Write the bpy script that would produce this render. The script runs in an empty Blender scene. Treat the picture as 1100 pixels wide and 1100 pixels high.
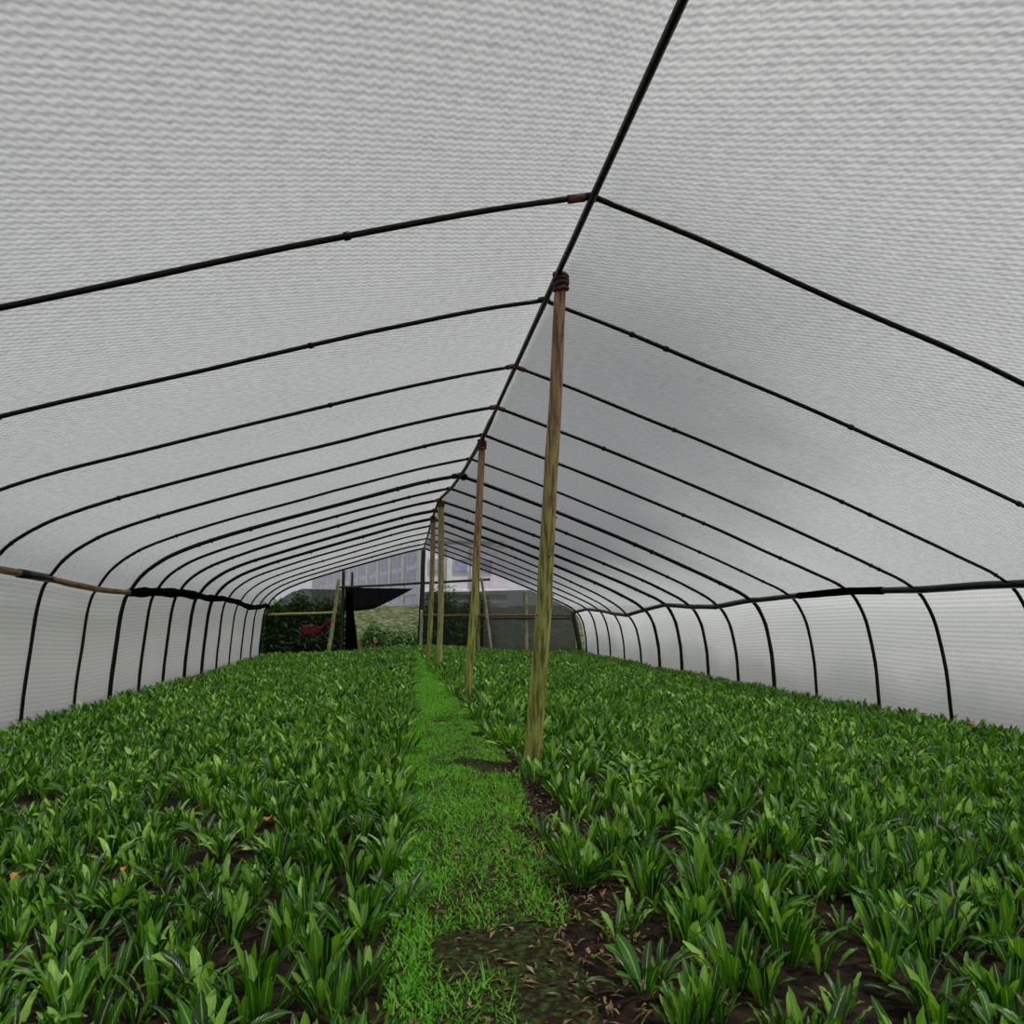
import bpy, math, random
import numpy as np
from mathutils import Vector

random.seed(7)
rng = np.random.default_rng(11)
sc = bpy.context.scene
C = sc.collection

# ------------------------------------------------------------------ helpers
def new_mesh(name, verts, faces, smooth=True, uvs=None):
    me = bpy.data.meshes.new(name)
    me.from_pydata([tuple(v) for v in verts], [], faces)
    if uvs is not None:
        ul = me.uv_layers.new(name='UVMap')
        vi = np.zeros(len(me.loops), dtype=np.int32)
        me.loops.foreach_get('vertex_index', vi)
        ul.data.foreach_set('uv', np.asarray(uvs, dtype=np.float32)[vi].ravel())
    if smooth:
        me.polygons.foreach_set('use_smooth', [True] * len(me.polygons))
    me.update()
    return me

def link(name, me, mat, parent=None):
    o = bpy.data.objects.new(name, me)
    C.objects.link(o)
    if mat and not me.materials:
        me.materials.append(mat)
    if parent:
        o.parent = parent
    return o

def empty(name, loc):
    o = bpy.data.objects.new(name, None)
    o.location = loc
    o.empty_display_size = 0.1
    C.objects.link(o)
    return o

def tag(o, label=None, cat=None, group=None, kind=None):
    if label: o['label'] = label
    if cat: o['category'] = cat
    if group: o['group'] = group
    if kind: o['kind'] = kind
    return o

class MB:
    """collects shapes for one mesh"""
    def __init__(s):
        s.v = []; s.f = []
    def tube(s, pts, r, seg=10, closed_ends=True, rough=0.0):
        pts = [Vector(p) for p in pts]
        n = len(pts)
        rs = r if isinstance(r, (list, tuple)) else [r] * n
        base = len(s.v)
        up = None
        for i, p in enumerate(pts):
            a = pts[max(0, i - 1)]; b = pts[min(n - 1, i + 1)]
            t = (b - a).normalized()
            if up is None:
                up = Vector((0, 0, 1)) if abs(t.z) < .9 else Vector((0, 1, 0))
            side = t.cross(up)
            if side.length < 1e-5:
                side = t.cross(Vector((1, 0, 0)))
            side.normalize()
            u2 = side.cross(t).normalized()
            up = u2
            for k in range(seg):
                an = 2 * math.pi * k / seg
                rr = rs[i] * (1 + rough * (random.random() - .5))
                s.v.append(p + side * (math.cos(an) * rr) + u2 * (math.sin(an) * rr))
        for i in range(n - 1):
            for k in range(seg):
                a = base + i * seg + k; b = base + i * seg + (k + 1) % seg
                s.f.append((a, b, b + seg, a + seg))
        if closed_ends:
            s.f.append(tuple(base + k for k in range(seg))[::-1])
            s.f.append(tuple(base + (n - 1) * seg + k for k in range(seg)))
        return s
    def box(s, o, ax, ay, az):
        """corner o and three edge vectors"""
        o, ax, ay, az = map(Vector, (o, ax, ay, az))
        b = len(s.v)
        for k in range(8):
            s.v.append(o + ax * (k & 1) + ay * ((k >> 1) & 1) + az * ((k >> 2) & 1))
        for q in ((0, 2, 3, 1), (4, 5, 7, 6), (0, 1, 5, 4), (2, 6, 7, 3), (0, 4, 6, 2), (1, 3, 7, 5)):
            s.f.append(tuple(b + i for i in q))
        return s
    def build(s, name, mat, parent=None, smooth=True):
        v = s.v
        return link(name, new_mesh(name, v, s.f, smooth), mat, parent)

def lerp_profile(tab, t):
    for i in range(len(tab) - 1):
        if t <= tab[i + 1][0]:
            a, b = tab[i], tab[i + 1]
            k = (t - a[0]) / (b[0] - a[0])
            return a[1] + (b[1] - a[1]) * max(0, min(1, k))
    return tab[-1][1]

# ------------------------------------------------------------------ materials
def mat_new(name):
    m = bpy.data.materials.new(name)
    m.use_nodes = True
    nt = m.node_tree
    for n in list(nt.nodes): nt.nodes.remove(n)
    out = nt.nodes.new('ShaderNodeOutputMaterial')
    return m, nt, out

def N(nt, t, **kw):
    n = nt.nodes.new(t)
    for k, v in kw.items():
        if k.startswith('i_'):
            n.inputs[k[2:].replace('_', ' ')].default_value = v
        else:
            setattr(n, k, v)
    return n

def math_n(nt, op, a, b=None, c=None):
    n = nt.nodes.new('ShaderNodeMath'); n.operation = op
    for i, x in enumerate((a, b, c)):
        if x is None: continue
        if isinstance(x, (int, float)): n.inputs[i].default_value = x
        else: nt.links.new(x, n.inputs[i])
    return n.outputs[0]

def ramp(nt, src, stops):
    r = nt.nodes.new('ShaderNodeValToRGB')
    e = r.color_ramp.elements
    e[0].position, e[0].color = stops[0][0], (*stops[0][1], 1)
    e[1].position, e[1].color = stops[-1][0], (*stops[-1][1], 1)
    for p, c in stops[1:-1]:
        x = e.new(p); x.color = (*c, 1)
    nt.links.new(src, r.inputs[0])
    return r.outputs[0]

def simple_mat(name, stops, scale=(8, 8, 8), rough=.7, spec=.3, bump=.0, noise_scale=3.0, transmit=0):
    m, nt, out = mat_new(name)
    tc = N(nt, 'ShaderNodeTexCoord'); mp = N(nt, 'ShaderNodeMapping')
    mp.inputs['Scale'].default_value = scale
    nt.links.new(tc.outputs['Object'], mp.inputs[0])
    nz = N(nt, 'ShaderNodeTexNoise'); nz.inputs['Scale'].default_value = noise_scale
    nz.inputs['Detail'].default_value = 6
    nt.links.new(mp.outputs[0], nz.inputs['Vector'])
    col = ramp(nt, nz.outputs['Fac'], stops)
    b = N(nt, 'ShaderNodeBsdfPrincipled')
    b.inputs['Roughness'].default_value = rough
    b.inputs['Specular IOR Level'].default_value = spec
    nt.links.new(col, b.inputs['Base Color'])
    if bump:
        bp = N(nt, 'ShaderNodeBump'); bp.inputs['Strength'].default_value = bump
        bp.inputs['Distance'].default_value = .02
        nt.links.new(nz.outputs['Fac'], bp.inputs['Height'])
        nt.links.new(bp.outputs[0], b.inputs['Normal'])
    nt.links.new(b.outputs[0], out.inputs[0])
    return m

def net_mat(name, lo, hi, row, dash, transp, see=(1, 1, 1), amp=.5, dirt=None, noise_amp=.12, ridge_dark=0):
    """knitted shade net: u = along a row, v = across the rows (metres)"""
    m, nt, out = mat_new(name)
    tc = N(nt, 'ShaderNodeTexCoord')
    sep = N(nt, 'ShaderNodeSeparateXYZ'); nt.links.new(tc.outputs['UV'], sep.inputs[0])
    u, v = sep.outputs[0], sep.outputs[1]
    wig = math_n(nt, 'SINE', math_n(nt, 'MULTIPLY', u, 2 * math.pi / dash))
    ph = math_n(nt, 'MULTIPLY_ADD', wig, .7, math_n(nt, 'MULTIPLY', v, 2 * math.pi / row))
    rows = math_n(nt, 'SINE', ph)
    nz = N(nt, 'ShaderNodeTexNoise'); nz.inputs['Scale'].default_value = 48; nz.inputs['Detail'].default_value = 2
    nt.links.new(tc.outputs['UV'], nz.inputs['Vector'])
    big = N(nt, 'ShaderNodeTexNoise'); big.inputs['Scale'].default_value = .5; big.inputs['Detail'].default_value = 4
    nt.links.new(tc.outputs['UV'], big.inputs['Vector'])
    val = math_n(nt, 'MULTIPLY_ADD', rows, amp * .5, .5)
    val = math_n(nt, 'ADD', val, math_n(nt, 'MULTIPLY', math_n(nt, 'SUBTRACT', nz.outputs['Fac'], .5), noise_amp * 4))
    mid_n = N(nt, 'ShaderNodeTexNoise'); mid_n.inputs['Scale'].default_value = 14; mid_n.inputs['Detail'].default_value = 1
    nt.links.new(tc.outputs['UV'], mid_n.inputs['Vector'])
    val = math_n(nt, 'ADD', val, math_n(nt, 'MULTIPLY', math_n(nt, 'SUBTRACT', mid_n.outputs['Fac'], .5), noise_amp * 3))
    val = math_n(nt, 'ADD', val, math_n(nt, 'MULTIPLY', math_n(nt, 'SUBTRACT', big.outputs['Fac'], .5), .3))
    col = ramp(nt, val, [(0, lo), (1, hi)])
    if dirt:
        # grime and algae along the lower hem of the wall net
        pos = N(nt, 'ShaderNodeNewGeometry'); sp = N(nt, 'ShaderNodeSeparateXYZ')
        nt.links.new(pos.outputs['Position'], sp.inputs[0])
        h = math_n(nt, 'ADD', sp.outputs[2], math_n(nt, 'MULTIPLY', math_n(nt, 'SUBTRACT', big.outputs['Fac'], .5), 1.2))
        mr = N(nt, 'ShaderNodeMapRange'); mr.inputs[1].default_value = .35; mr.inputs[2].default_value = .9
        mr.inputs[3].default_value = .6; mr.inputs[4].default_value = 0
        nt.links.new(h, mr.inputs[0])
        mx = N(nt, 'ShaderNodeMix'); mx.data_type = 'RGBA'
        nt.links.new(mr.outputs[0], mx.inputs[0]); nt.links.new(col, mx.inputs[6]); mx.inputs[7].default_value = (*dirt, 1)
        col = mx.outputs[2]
    if ridge_dark:
        # darker net colour on the right slope, strongest beside the ridge and farther back
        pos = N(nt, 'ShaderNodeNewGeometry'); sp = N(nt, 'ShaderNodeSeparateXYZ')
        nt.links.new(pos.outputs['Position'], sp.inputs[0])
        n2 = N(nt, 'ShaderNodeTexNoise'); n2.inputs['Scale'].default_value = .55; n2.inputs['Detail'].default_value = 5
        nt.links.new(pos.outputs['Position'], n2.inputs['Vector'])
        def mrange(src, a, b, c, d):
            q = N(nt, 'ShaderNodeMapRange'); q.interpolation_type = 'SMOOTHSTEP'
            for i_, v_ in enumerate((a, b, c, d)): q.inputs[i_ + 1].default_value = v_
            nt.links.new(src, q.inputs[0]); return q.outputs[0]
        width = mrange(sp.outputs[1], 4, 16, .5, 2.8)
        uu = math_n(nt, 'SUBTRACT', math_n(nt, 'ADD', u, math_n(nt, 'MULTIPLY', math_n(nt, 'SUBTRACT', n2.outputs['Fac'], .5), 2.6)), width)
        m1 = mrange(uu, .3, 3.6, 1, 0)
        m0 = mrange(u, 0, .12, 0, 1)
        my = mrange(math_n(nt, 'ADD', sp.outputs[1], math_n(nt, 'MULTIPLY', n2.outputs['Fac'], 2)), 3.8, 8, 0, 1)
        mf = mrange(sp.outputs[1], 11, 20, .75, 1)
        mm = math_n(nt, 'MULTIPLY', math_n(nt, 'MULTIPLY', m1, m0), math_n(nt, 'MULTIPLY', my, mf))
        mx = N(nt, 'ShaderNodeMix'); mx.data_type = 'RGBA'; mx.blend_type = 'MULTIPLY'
        nt.links.new(math_n(nt, 'MULTIPLY', mm, ridge_dark), mx.inputs[0]); nt.links.new(col, mx.inputs[6]); mx.inputs[7].default_value = (.16, .165, .165, 1)
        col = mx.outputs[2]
    df = N(nt, 'ShaderNodeBsdfDiffuse'); tl = N(nt, 'ShaderNodeBsdfTranslucent')
    nt.links.new(col, df.inputs[0]); nt.links.new(col, tl.inputs[0])
    a = N(nt, 'ShaderNodeMixShader'); a.inputs[0].default_value = .62
    nt.links.new(df.outputs[0], a.inputs[1]); nt.links.new(tl.outputs[0], a.inputs[2])
    tr = N(nt, 'ShaderNodeBsdfTransparent'); tr.inputs[0].default_value = (*see, 1)
    b = N(nt, 'ShaderNodeMixShader'); b.inputs[0].default_value = transp
    nt.links.new(a.outputs[0], b.inputs[1]); nt.links.new(tr.outputs[0], b.inputs[2])
    nt.links.new(b.outputs[0], out.inputs[0])
    return m

def leaf_mat(name, dark, mid, light, gloss=.38, transl=.25):
    m, nt, out = mat_new(name)
    at = N(nt, 'ShaderNodeAttribute'); at.attribute_name = 'tint'
    uv = N(nt, 'ShaderNodeTexCoord'); sep = N(nt, 'ShaderNodeSeparateXYZ')
    nt.links.new(uv.outputs['UV'], sep.inputs[0])
    oi = N(nt, 'ShaderNodeObjectInfo')
    t = math_n(nt, 'ADD', at.outputs['Fac'], math_n(nt, 'MULTIPLY', math_n(nt, 'SUBTRACT', oi.outputs['Random'], .5), .25))
    col = ramp(nt, t, [(0, dark), (.5, mid), (1, light)])
    # pale midrib and faint side veins
    mid_d = math_n(nt, 'ABSOLUTE', math_n(nt, 'SUBTRACT', sep.outputs[0], .5))
    rib = N(nt, 'ShaderNodeMapRange'); rib.inputs[1].default_value = .03; rib.inputs[2].default_value = .09
    rib.inputs[3].default_value = .55; rib.inputs[4].default_value = 0
    nt.links.new(mid_d, rib.inputs[0])
    vein = math_n(nt, 'SINE', math_n(nt, 'MULTIPLY', math_n(nt, 'SUBTRACT', sep.outputs[1], math_n(nt, 'MULTIPLY', mid_d, .35)), 85))
    mx = N(nt, 'ShaderNodeMix'); mx.data_type = 'RGBA'
    nt.links.new(rib.outputs[0], mx.inputs[0]); nt.links.new(col, mx.inputs[6])
    mx.inputs[7].default_value = (light[0] * 1.4, light[1] * 1.15, light[2] * 1.6, 1)
    b = N(nt, 'ShaderNodeBsdfPrincipled'); b.inputs['Roughness'].default_value = gloss
    b.inputs['Specular IOR Level'].default_value = .5
    nt.links.new(mx.outputs[2], b.inputs['Base Color'])
    bp = N(nt, 'ShaderNodeBump'); bp.inputs['Strength'].default_value = .25; bp.inputs['Distance'].default_value = .004
    nt.links.new(vein, bp.inputs['Height']); nt.links.new(bp.outputs[0], b.inputs['Normal'])
    tl = N(nt, 'ShaderNodeBsdfTranslucent')
    hs = N(nt, 'ShaderNodeHueSaturation'); hs.inputs['Value'].default_value = 1.5; hs.inputs['Saturation'].default_value = 1.1
    nt.links.new(mx.outputs[2], hs.inputs['Color']); nt.links.new(hs.outputs[0], tl.inputs[0])
    ms = N(nt, 'ShaderNodeMixShader'); ms.inputs[0].default_value = transl
    nt.links.new(b.outputs[0], ms.inputs[1]); nt.links.new(tl.outputs[0], ms.inputs[2])
    nt.links.new(ms.outputs[0], out.inputs[0])
    return m

M = {}
M['pipe'] = simple_mat('black_pipe', [(.3, (.002, .002, .002)), (.7, (.007, .0065, .006))], rough=.33, spec=.22, bump=.3)
M['pipe_worn'] = simple_mat('worn_pipe', [(.35, (.003, .003, .003)), (.62, (.015, .012, .007)), (.75, (.07, .055, .02))], spec=.22, rough=.42, bump=.4, noise_scale=2)
M['tape'] = simple_mat('brown_tape', [(.3, (.05, .018, .012)), (.7, (.16, .06, .045))], rough=.6)
M['cord'] = simple_mat('dark_red_cord', [(.3, (.02, .008, .008)), (.7, (.09, .03, .03))], rough=.7, bump=.5)
M['timber'] = None
M['net_roof'] = net_mat('grey_knit_net', (.22, .225, .225), (.63, .64, .64), .055, .055, .31, amp=.62, noise_amp=.2, ridge_dark=1)
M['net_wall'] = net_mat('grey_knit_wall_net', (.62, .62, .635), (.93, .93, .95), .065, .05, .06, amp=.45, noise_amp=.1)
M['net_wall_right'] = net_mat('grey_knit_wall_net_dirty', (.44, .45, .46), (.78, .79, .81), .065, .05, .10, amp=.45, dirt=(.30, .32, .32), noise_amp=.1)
M['net_dark'] = net_mat('black_shade_net', (.003, .005, .003), (.018, .022, .015), .07, .05, .20, see=(.8, .85, .8))
M['net_dark_solid'] = net_mat('black_net_folded', (.002, .002, .002), (.010, .011, .010), .05, .03, .01)
M['net_grey_end'] = net_mat('faded_dark_net', (.08, .09, .09), (.17, .18, .18), .07, .05, .15, see=(.8, .85, .8))
M['net_green_end'] = net_mat('dark_green_net', (.015, .024, .017), (.05, .06, .048), .07, .05, .17, see=(.8, .85, .8))

def pole_mat(name, low, high, z0, z1, dark, streak=30):
    """debarked pole: weathered brown wood above, algae-stained yellow green lower down (stain that belongs to the wood)"""
    m, nt, out = mat_new(name)
    tc = N(nt, 'ShaderNodeTexCoord'); mp = N(nt, 'ShaderNodeMapping'); mp.inputs['Scale'].default_value = (streak, streak, 2.2)
    nt.links.new(tc.outputs['Object'], mp.inputs[0])
    nz = N(nt, 'ShaderNodeTexNoise'); nz.inputs['Scale'].default_value = 1.6; nz.inputs['Detail'].default_value = 5
    nt.links.new(mp.outputs[0], nz.inputs['Vector'])
    sp = N(nt, 'ShaderNodeSeparateXYZ'); nt.links.new(tc.outputs['Object'], sp.inputs[0])
    mr = N(nt, 'ShaderNodeMapRange'); mr.inputs[1].default_value = z0; mr.inputs[2].default_value = z1
    nt.links.new(math_n(nt, 'ADD', sp.outputs[2], math_n(nt, 'MULTIPLY', nz.outputs['Fac'], .9)), mr.inputs[0])
    base = ramp(nt, mr.outputs[0], [(0, low), (.5, tuple((a + b) / 2 for a, b in zip(low, high))), (1, high)])
    mx = N(nt, 'ShaderNodeMix'); mx.data_type = 'RGBA'; mx.inputs[7].default_value = (*dark, 1)
    fac = N(nt, 'ShaderNodeMapRange'); fac.inputs[1].default_value = .42; fac.inputs[2].default_value = .62; fac.inputs[4].default_value = .85
    nt.links.new(nz.outputs['Fac'], fac.inputs[0]); nt.links.new(fac.outputs[0], mx.inputs[0]); nt.links.new(base, mx.inputs[6])
    b = N(nt, 'ShaderNodeBsdfPrincipled'); b.inputs['Roughness'].default_value = .6
    nt.links.new(mx.outputs[2], b.inputs['Base Color'])
    bp = N(nt, 'ShaderNodeBump'); bp.inputs['Strength'].default_value = .5; bp.inputs['Distance'].default_value = .01
    nt.links.new(nz.outputs['Fac'], bp.inputs['Height']); nt.links.new(bp.outputs[0], b.inputs['Normal'])
    nt.links.new(b.outputs[0], out.inputs[0])
    return m
M['timber'] = pole_mat('weathered_pole', (.42, .46, .09), (.36, .20, .11), 1.3, 3.5, (.075, .045, .018))
M['bamboo'] = pole_mat('green_bamboo', (.50, .52, .17), (.33, .27, .12), .8, 3.4, (.16, .13, .05))
M['bamboo_pale'] = pole_mat('pale_bamboo', (.50, .50, .32), (.45, .42, .24), .8, 3.4, (.2, .18, .1))
M['pole_dark'] = pole_mat('dark_pole', (.05, .055, .03), (.02, .02, .018), .8, 3, (.012, .012, .01))
M['bamboo_rail'] = simple_mat('bamboo_rail', [(.3, (.05, .03, .015)), (.5, (.18, .11, .05)), (.7, (.36, .26, .12))], scale=(6, .8, 6), rough=.6)
M['soil'] = simple_mat('dark_soil', [(.3, (.008, .006, .005)), (.55, (.03, .019, .014)), (.75, (.075, .042, .03))], scale=(5, 5, 5), rough=.95, spec=.1, bump=1.0)
M['path'] = simple_mat('mossy_path', [(.4, (.022, .015, .009)), (.52, (.035, .04, .012)), (.68, (.05, .11, .02))], scale=(14, 14, 14), rough=.95, spec=.1, bump=.8)
M['leaf'] = leaf_mat('herb_leaf', (.010, .038, .004), (.055, .225, .009), (.36, .66, .09), gloss=.30, transl=.25)
M['grass'] = leaf_mat('path_grass_blade', (.03, .13, .008), (.13, .44, .02), (.32, .70, .06), gloss=.5, transl=.35)
M['withered'] = simple_mat('withered_leaf', [(.3, (.45, .14, .02)), (.7, (.75, .38, .08))], rough=.6)
M['field'] = simple_mat('field_grass', [(.3, (.14, .15, .10)), (.6, (.26, .25, .19)), (.8, (.36, .33, .27))], scale=(2, 2, 2), rough=.95, spec=.1, bump=.5)
M['bank'] = simple_mat('bank_soil', [(.36, (.025, .05, .012)), (.5, (.07, .09, .04)), (.64, (.15, .12, .085))], scale=(1.2, 1.2, 1.2), rough=.95, spec=.1, bump=.6)
M['shrub'] = leaf_mat('shrub_leaf', (.02, .07, .012), (.06, .17, .03), (.14, .30, .06), gloss=.5)
M['wall_white'] = simple_mat('white_render', [(.3, (.62, .62, .64)), (.7, (.80, .80, .80))], scale=(1, 1, 1), rough=.8)
M['lavender'] = simple_mat('lavender_panel', [(.3, (.60, .60, .80)), (.7, (.74, .73, .88))], scale=(1, 1, 1), rough=.7)
M['pinkish'] = simple_mat('pinkish_wall', [(.3, (.68, .62, .74)), (.7, (.80, .76, .83))], scale=(1, 1, 1), rough=.7)
M['pane'] = simple_mat('blue_grey_pane', [(.3, (.28, .29, .52)), (.7, (.42, .43, .64))], scale=(1, 1, 1), rough=.3, spec=.5)
M['red_cloth'] = simple_mat('red_cloth', [(.3, (.42, .03, .05)), (.7, (.75, .09, .12))], scale=(3, 3, 3), rough=.8)
M['stick'] = simple_mat('grey_stick', [(.3, (.18, .18, .18)), (.7, (.38, .38, .38))], rough=.8)
M['stone'] = simple_mat('pale_stone', [(.3, (.55, .55, .52)), (.7, (.75, .75, .7))], rough=.8)
M['bark'] = simple_mat('reddish_bark', [(.3, (.10, .05, .03)), (.7, (.30, .15, .10))], scale=(6, 6, 2), rough=.9, bump=.6)

# ------------------------------------------------------------------ layout
CAMZ = 1.45
RIDGE_X = [(-2, 1.16), (11, 1.16), (13.5, 1.10), (15.5, 1.0), (17.2, .82), (20, .80), (31, .86)]
RIDGE_Z = [(-2, 4.15), (31, 4.13)]
rx = lambda y: lerp_profile(RIDGE_X, y)
rz = lambda y: lerp_profile(RIDGE_Z, y)
# roof profile: offset from the ridge (x, z), then eave, then wall
LEFT = [(0, 0), (-.8, -.19), (-2.25, -.61), (-4.12, -1.18), (-4.95, -1.48), (-5.35, -1.69), (-5.61, -1.90), (-5.78, -2.14)]
RIGHT = [(0, 0), (.72, -.25), (2.06, -.75), (3.32, -1.25), (4.55, -1.77), (5.15, -2.04), (5.45, -2.18), (5.68, -2.33)]
def smooth_poly(pts, n):
    """Catmull-Rom through points"""
    P = [Vector((p[0], p[1], 0)) for p in pts]
    P = [P[0] * 2 - P[1]] + P + [P[-1] * 2 - P[-2]]
    out = []
    for i in range(1, len(P) - 2):
        for k in range(n):
            t = k / n
            a, b, c, d = P[i - 1], P[i], P[i + 1], P[i + 2]
            q = .5 * ((2 * b) + (c - a) * t + (2 * a - 5 * b + 4 * c - d) * t * t + (3 * b - a - 3 * c + d) * t ** 3)
            out.append((q.x, q.y))
    out.append((P[-2].x, P[-2].y))
    return out
LEFT_S = smooth_poly(LEFT, 4)
RIGHT_S = smooth_poly(RIGHT, 4)
# eave positions and heights along the tunnel (the rails undulate)
EAVE_L = [(-2, 2.10), (9.5, 2.03), (11.1, 1.98), (12.7, 1.90), (14.3, 1.90), (16, 1.97), (18, 2.0), (20, 1.95), (22, 1.98), (24, 1.93), (26, 1.80), (28, 1.84), (29.3, 1.92), (31, 1.80)]
EAVE_R = [(-2, 1.83), (9.57, 1.84), (11.1, 1.87), (13, 1.83), (14.4, 1.80), (16, 1.70), (17.6, 1.73), (19.2, 1.80), (20.9, 1.68), (22.6, 1.54), (24.4, 1.62), (26, 1.72), (28, 1.78), (31, 1.66)]
EX_L = [(-2, -4.66), (11, -4.66), (20, -4.75), (31, -4.92)]
EX_R = [(-2, 6.86), (10, 6.86), (16, 6.75), (22, 6.72), (31, 6.85)]
def roof_pts(y, side, off=0.0):
    prof = LEFT_S if side < 0 else RIGHT_S
    ez = lerp_profile(EAVE_L if side < 0 else EAVE_R, y)
    ex = lerp_profile(EX_L if side < 0 else EX_R, y)
    X, Z = rx(y), rz(y)
    kx = (ex - X) / prof[-1][0]
    kz = (ez - Z) / prof[-1][1]
    res = []
    for i, (a, b) in enumerate(prof):
        w = (i / (len(prof) - 1)) ** 2
        res.append(Vector((X + a * kx, y, Z + b * (1 + (kz - 1) * w) + off)))
    return res
def wall_pts(y, side, off=0.0):
    e = roof_pts(y, side)[-1]
    if side < 0:
        P = [(0, 0), (-.07, -.12), (-.13, -.45), (-.17, -1.0), (-.21, -1.6), (-.22, -2.05)]
    else:
        P = [(0, 0), (.12, -.16), (.26, -.5), (.36, -1.1), (.385, -1.6), (.39, -1.9)]
    k = (e.z - .0) / (-P[-1][1])
    return [Vector((e.x + a + side * off, y, e.z + b * k)) for a, b in P]

HOOPS = [4.53, 6.17, 7.94, 9.57, 11.11, 12.85, 14.35, 15.9, 17.5, 19.2, 20.9, 22.6, 24.4, 26.2, 28.0, 29.9]

# ground height: a low crown along the path
def gz(x, y):
    return .04 + .29 * np.exp(-((x - .9) / 2.6) ** 2)

# ------------------------------------------------------------------ floor and path
def grid_mesh(name, xs, ys, zf, mat):
    verts = [(x, y, float(zf(x, y))) for y in ys for x in xs]
    nx = len(xs)
    faces = [(j * nx + i, j * nx + i + 1, (j + 1) * nx + i + 1, (j + 1) * nx + i) for j in range(len(ys) - 1) for i in range(nx - 1)]
    return link(name, new_mesh(name, verts, faces), mat)
from mathutils import noise as mnoise
def nz2(x, y, s, seed=0):
    return mnoise.noise(Vector((x * s + seed, y * s, seed * 1.7)))
floor = grid_mesh('floor', np.linspace(-5.3, 7.7, 105), np.linspace(-1.5, 31, 261),
                  lambda x, y: gz(x, y) + .02 * nz2(x, y, 2.5) + .015 * nz2(x, y, 7, 3), M['soil'])
tag(floor, 'dark brown soil of the planting beds inside the net house', 'soil', kind='structure')
field = grid_mesh('ground', np.linspace(-70, 80, 40), np.linspace(-30, 110, 40), lambda x, y: -.02, M['field'])
tag(field, 'pale dry ground outside the net house', 'ground', kind='structure')

PATH_L = [(-1, -.05), (3.6, .02), (8, .10), (14, .22), (21, .36), (30, .46)]
PATH_R = [(-1, .62), (3.6, .66), (6, .84), (8, .84), (14, .68), (21, .60), (30, .56)]
pv, pf = [], []
ys = np.linspace(-1, 30.3, 150)
for y in ys:
    a, b = lerp_profile(PATH_L, y) + .05 * nz2(0, y, 1.2), lerp_profile(PATH_R, y) + .06 * nz2(5, y, 1.2)
    for k in range(9):
        x = a + (b - a) * k / 8
        edge = 1 - abs(k - 4) / 4
        pv.append((x, y, gz(x, y) - .03 + .055 * min(1, edge * 3) + .012 * nz2(x, y, 5, 2)))
for j in range(len(ys) - 1):
    for k in range(8):
        pf.append((j * 9 + k, j * 9 + k + 1, (j + 1) * 9 + k + 1, (j + 1) * 9 + k))
path = link('path', new_mesh('path', pv, pf), M['path'])
tag(path, 'narrow mossy earth path between the two planting beds', 'path', kind='structure')

# ------------------------------------------------------------------ net roof and net walls
ny = 131
YS = np.linspace(-1.4, 30.3, ny)
def sag(y):
    # the net hangs a little between one hoop and the next
    hs = [1.3, 2.9] + HOOPS
    for a, b in zip(hs[:-1], hs[1:]):
        if a <= y <= b:
            t = (y - a) / (b - a)
            return -.035 * 4 * t * (1 - t)
    return 0
verts, uvs, faces = [], [], []
cols = None
for y in YS:
    L = roof_pts(y, -1, .03)[::-1]; R = roof_pts(y, 1, .03)
    row = L + R[1:]
    mid = len(L) - 1
    if cols is None: cols = len(row)
    s = 0; ss = [0] * len(row)
    for i in range(mid + 1, len(row)):
        ss[i] = ss[i - 1] + (row[i] - row[i - 1]).length
    for i in range(mid - 1, -1, -1):
        ss[i] = ss[i + 1] - (row[i] - row[i + 1]).length
    for i, p in enumerate(row):
        w = min(1, abs(i - mid) / 4) * min(1, min(i, len(row) - 1 - i) / 3 + .2)
        q = Vector(p); q.z += sag(y) * w + .008 * nz2(p.x, p.y, 1.1, 4) * w
        verts.append(q)
        u = ss[i]
        uvs.append((u, y + (.36 * -u if u < 0 else .62 * u)))
for j in range(ny - 1):
    for i in range(cols - 1):
        a = j * cols + i
        faces.append((a, a + cols, a + cols + 1, a + 1))
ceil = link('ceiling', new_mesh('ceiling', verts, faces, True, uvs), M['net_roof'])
tag(ceil, 'translucent grey knitted shade net stretched over the black arches as a gabled roof', 'net roof', kind='structure')

def wall_net(name, side, mat, label):
    verts, uvs, faces = [], [], []
    for y in YS:
        P = wall_pts(y, side, .03)
        s = 0
        for i, p in enumerate(P):
            if i: s += (P[i] - P[i - 1]).length
            verts.append(p + Vector((.012 * nz2(p.y, p.z, 1.2, 9) * min(i, 1), 0, .0)))
            uvs.append((y, s))
    n = len(P)
    for j in range(ny - 1):
        for i in range(n - 1):
            a = j * n + i
            faces.append((a, a + 1, a + n + 1, a + n))
    o = link(name, new_mesh(name, verts, faces, True, uvs), mat)
    tag(o, label, 'net wall', kind='structure')
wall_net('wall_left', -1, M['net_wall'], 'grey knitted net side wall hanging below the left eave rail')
wall_net('wall_right', 1, M['net_wall_right'], 'grey knitted net side wall hanging below the right eave rail')

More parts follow.
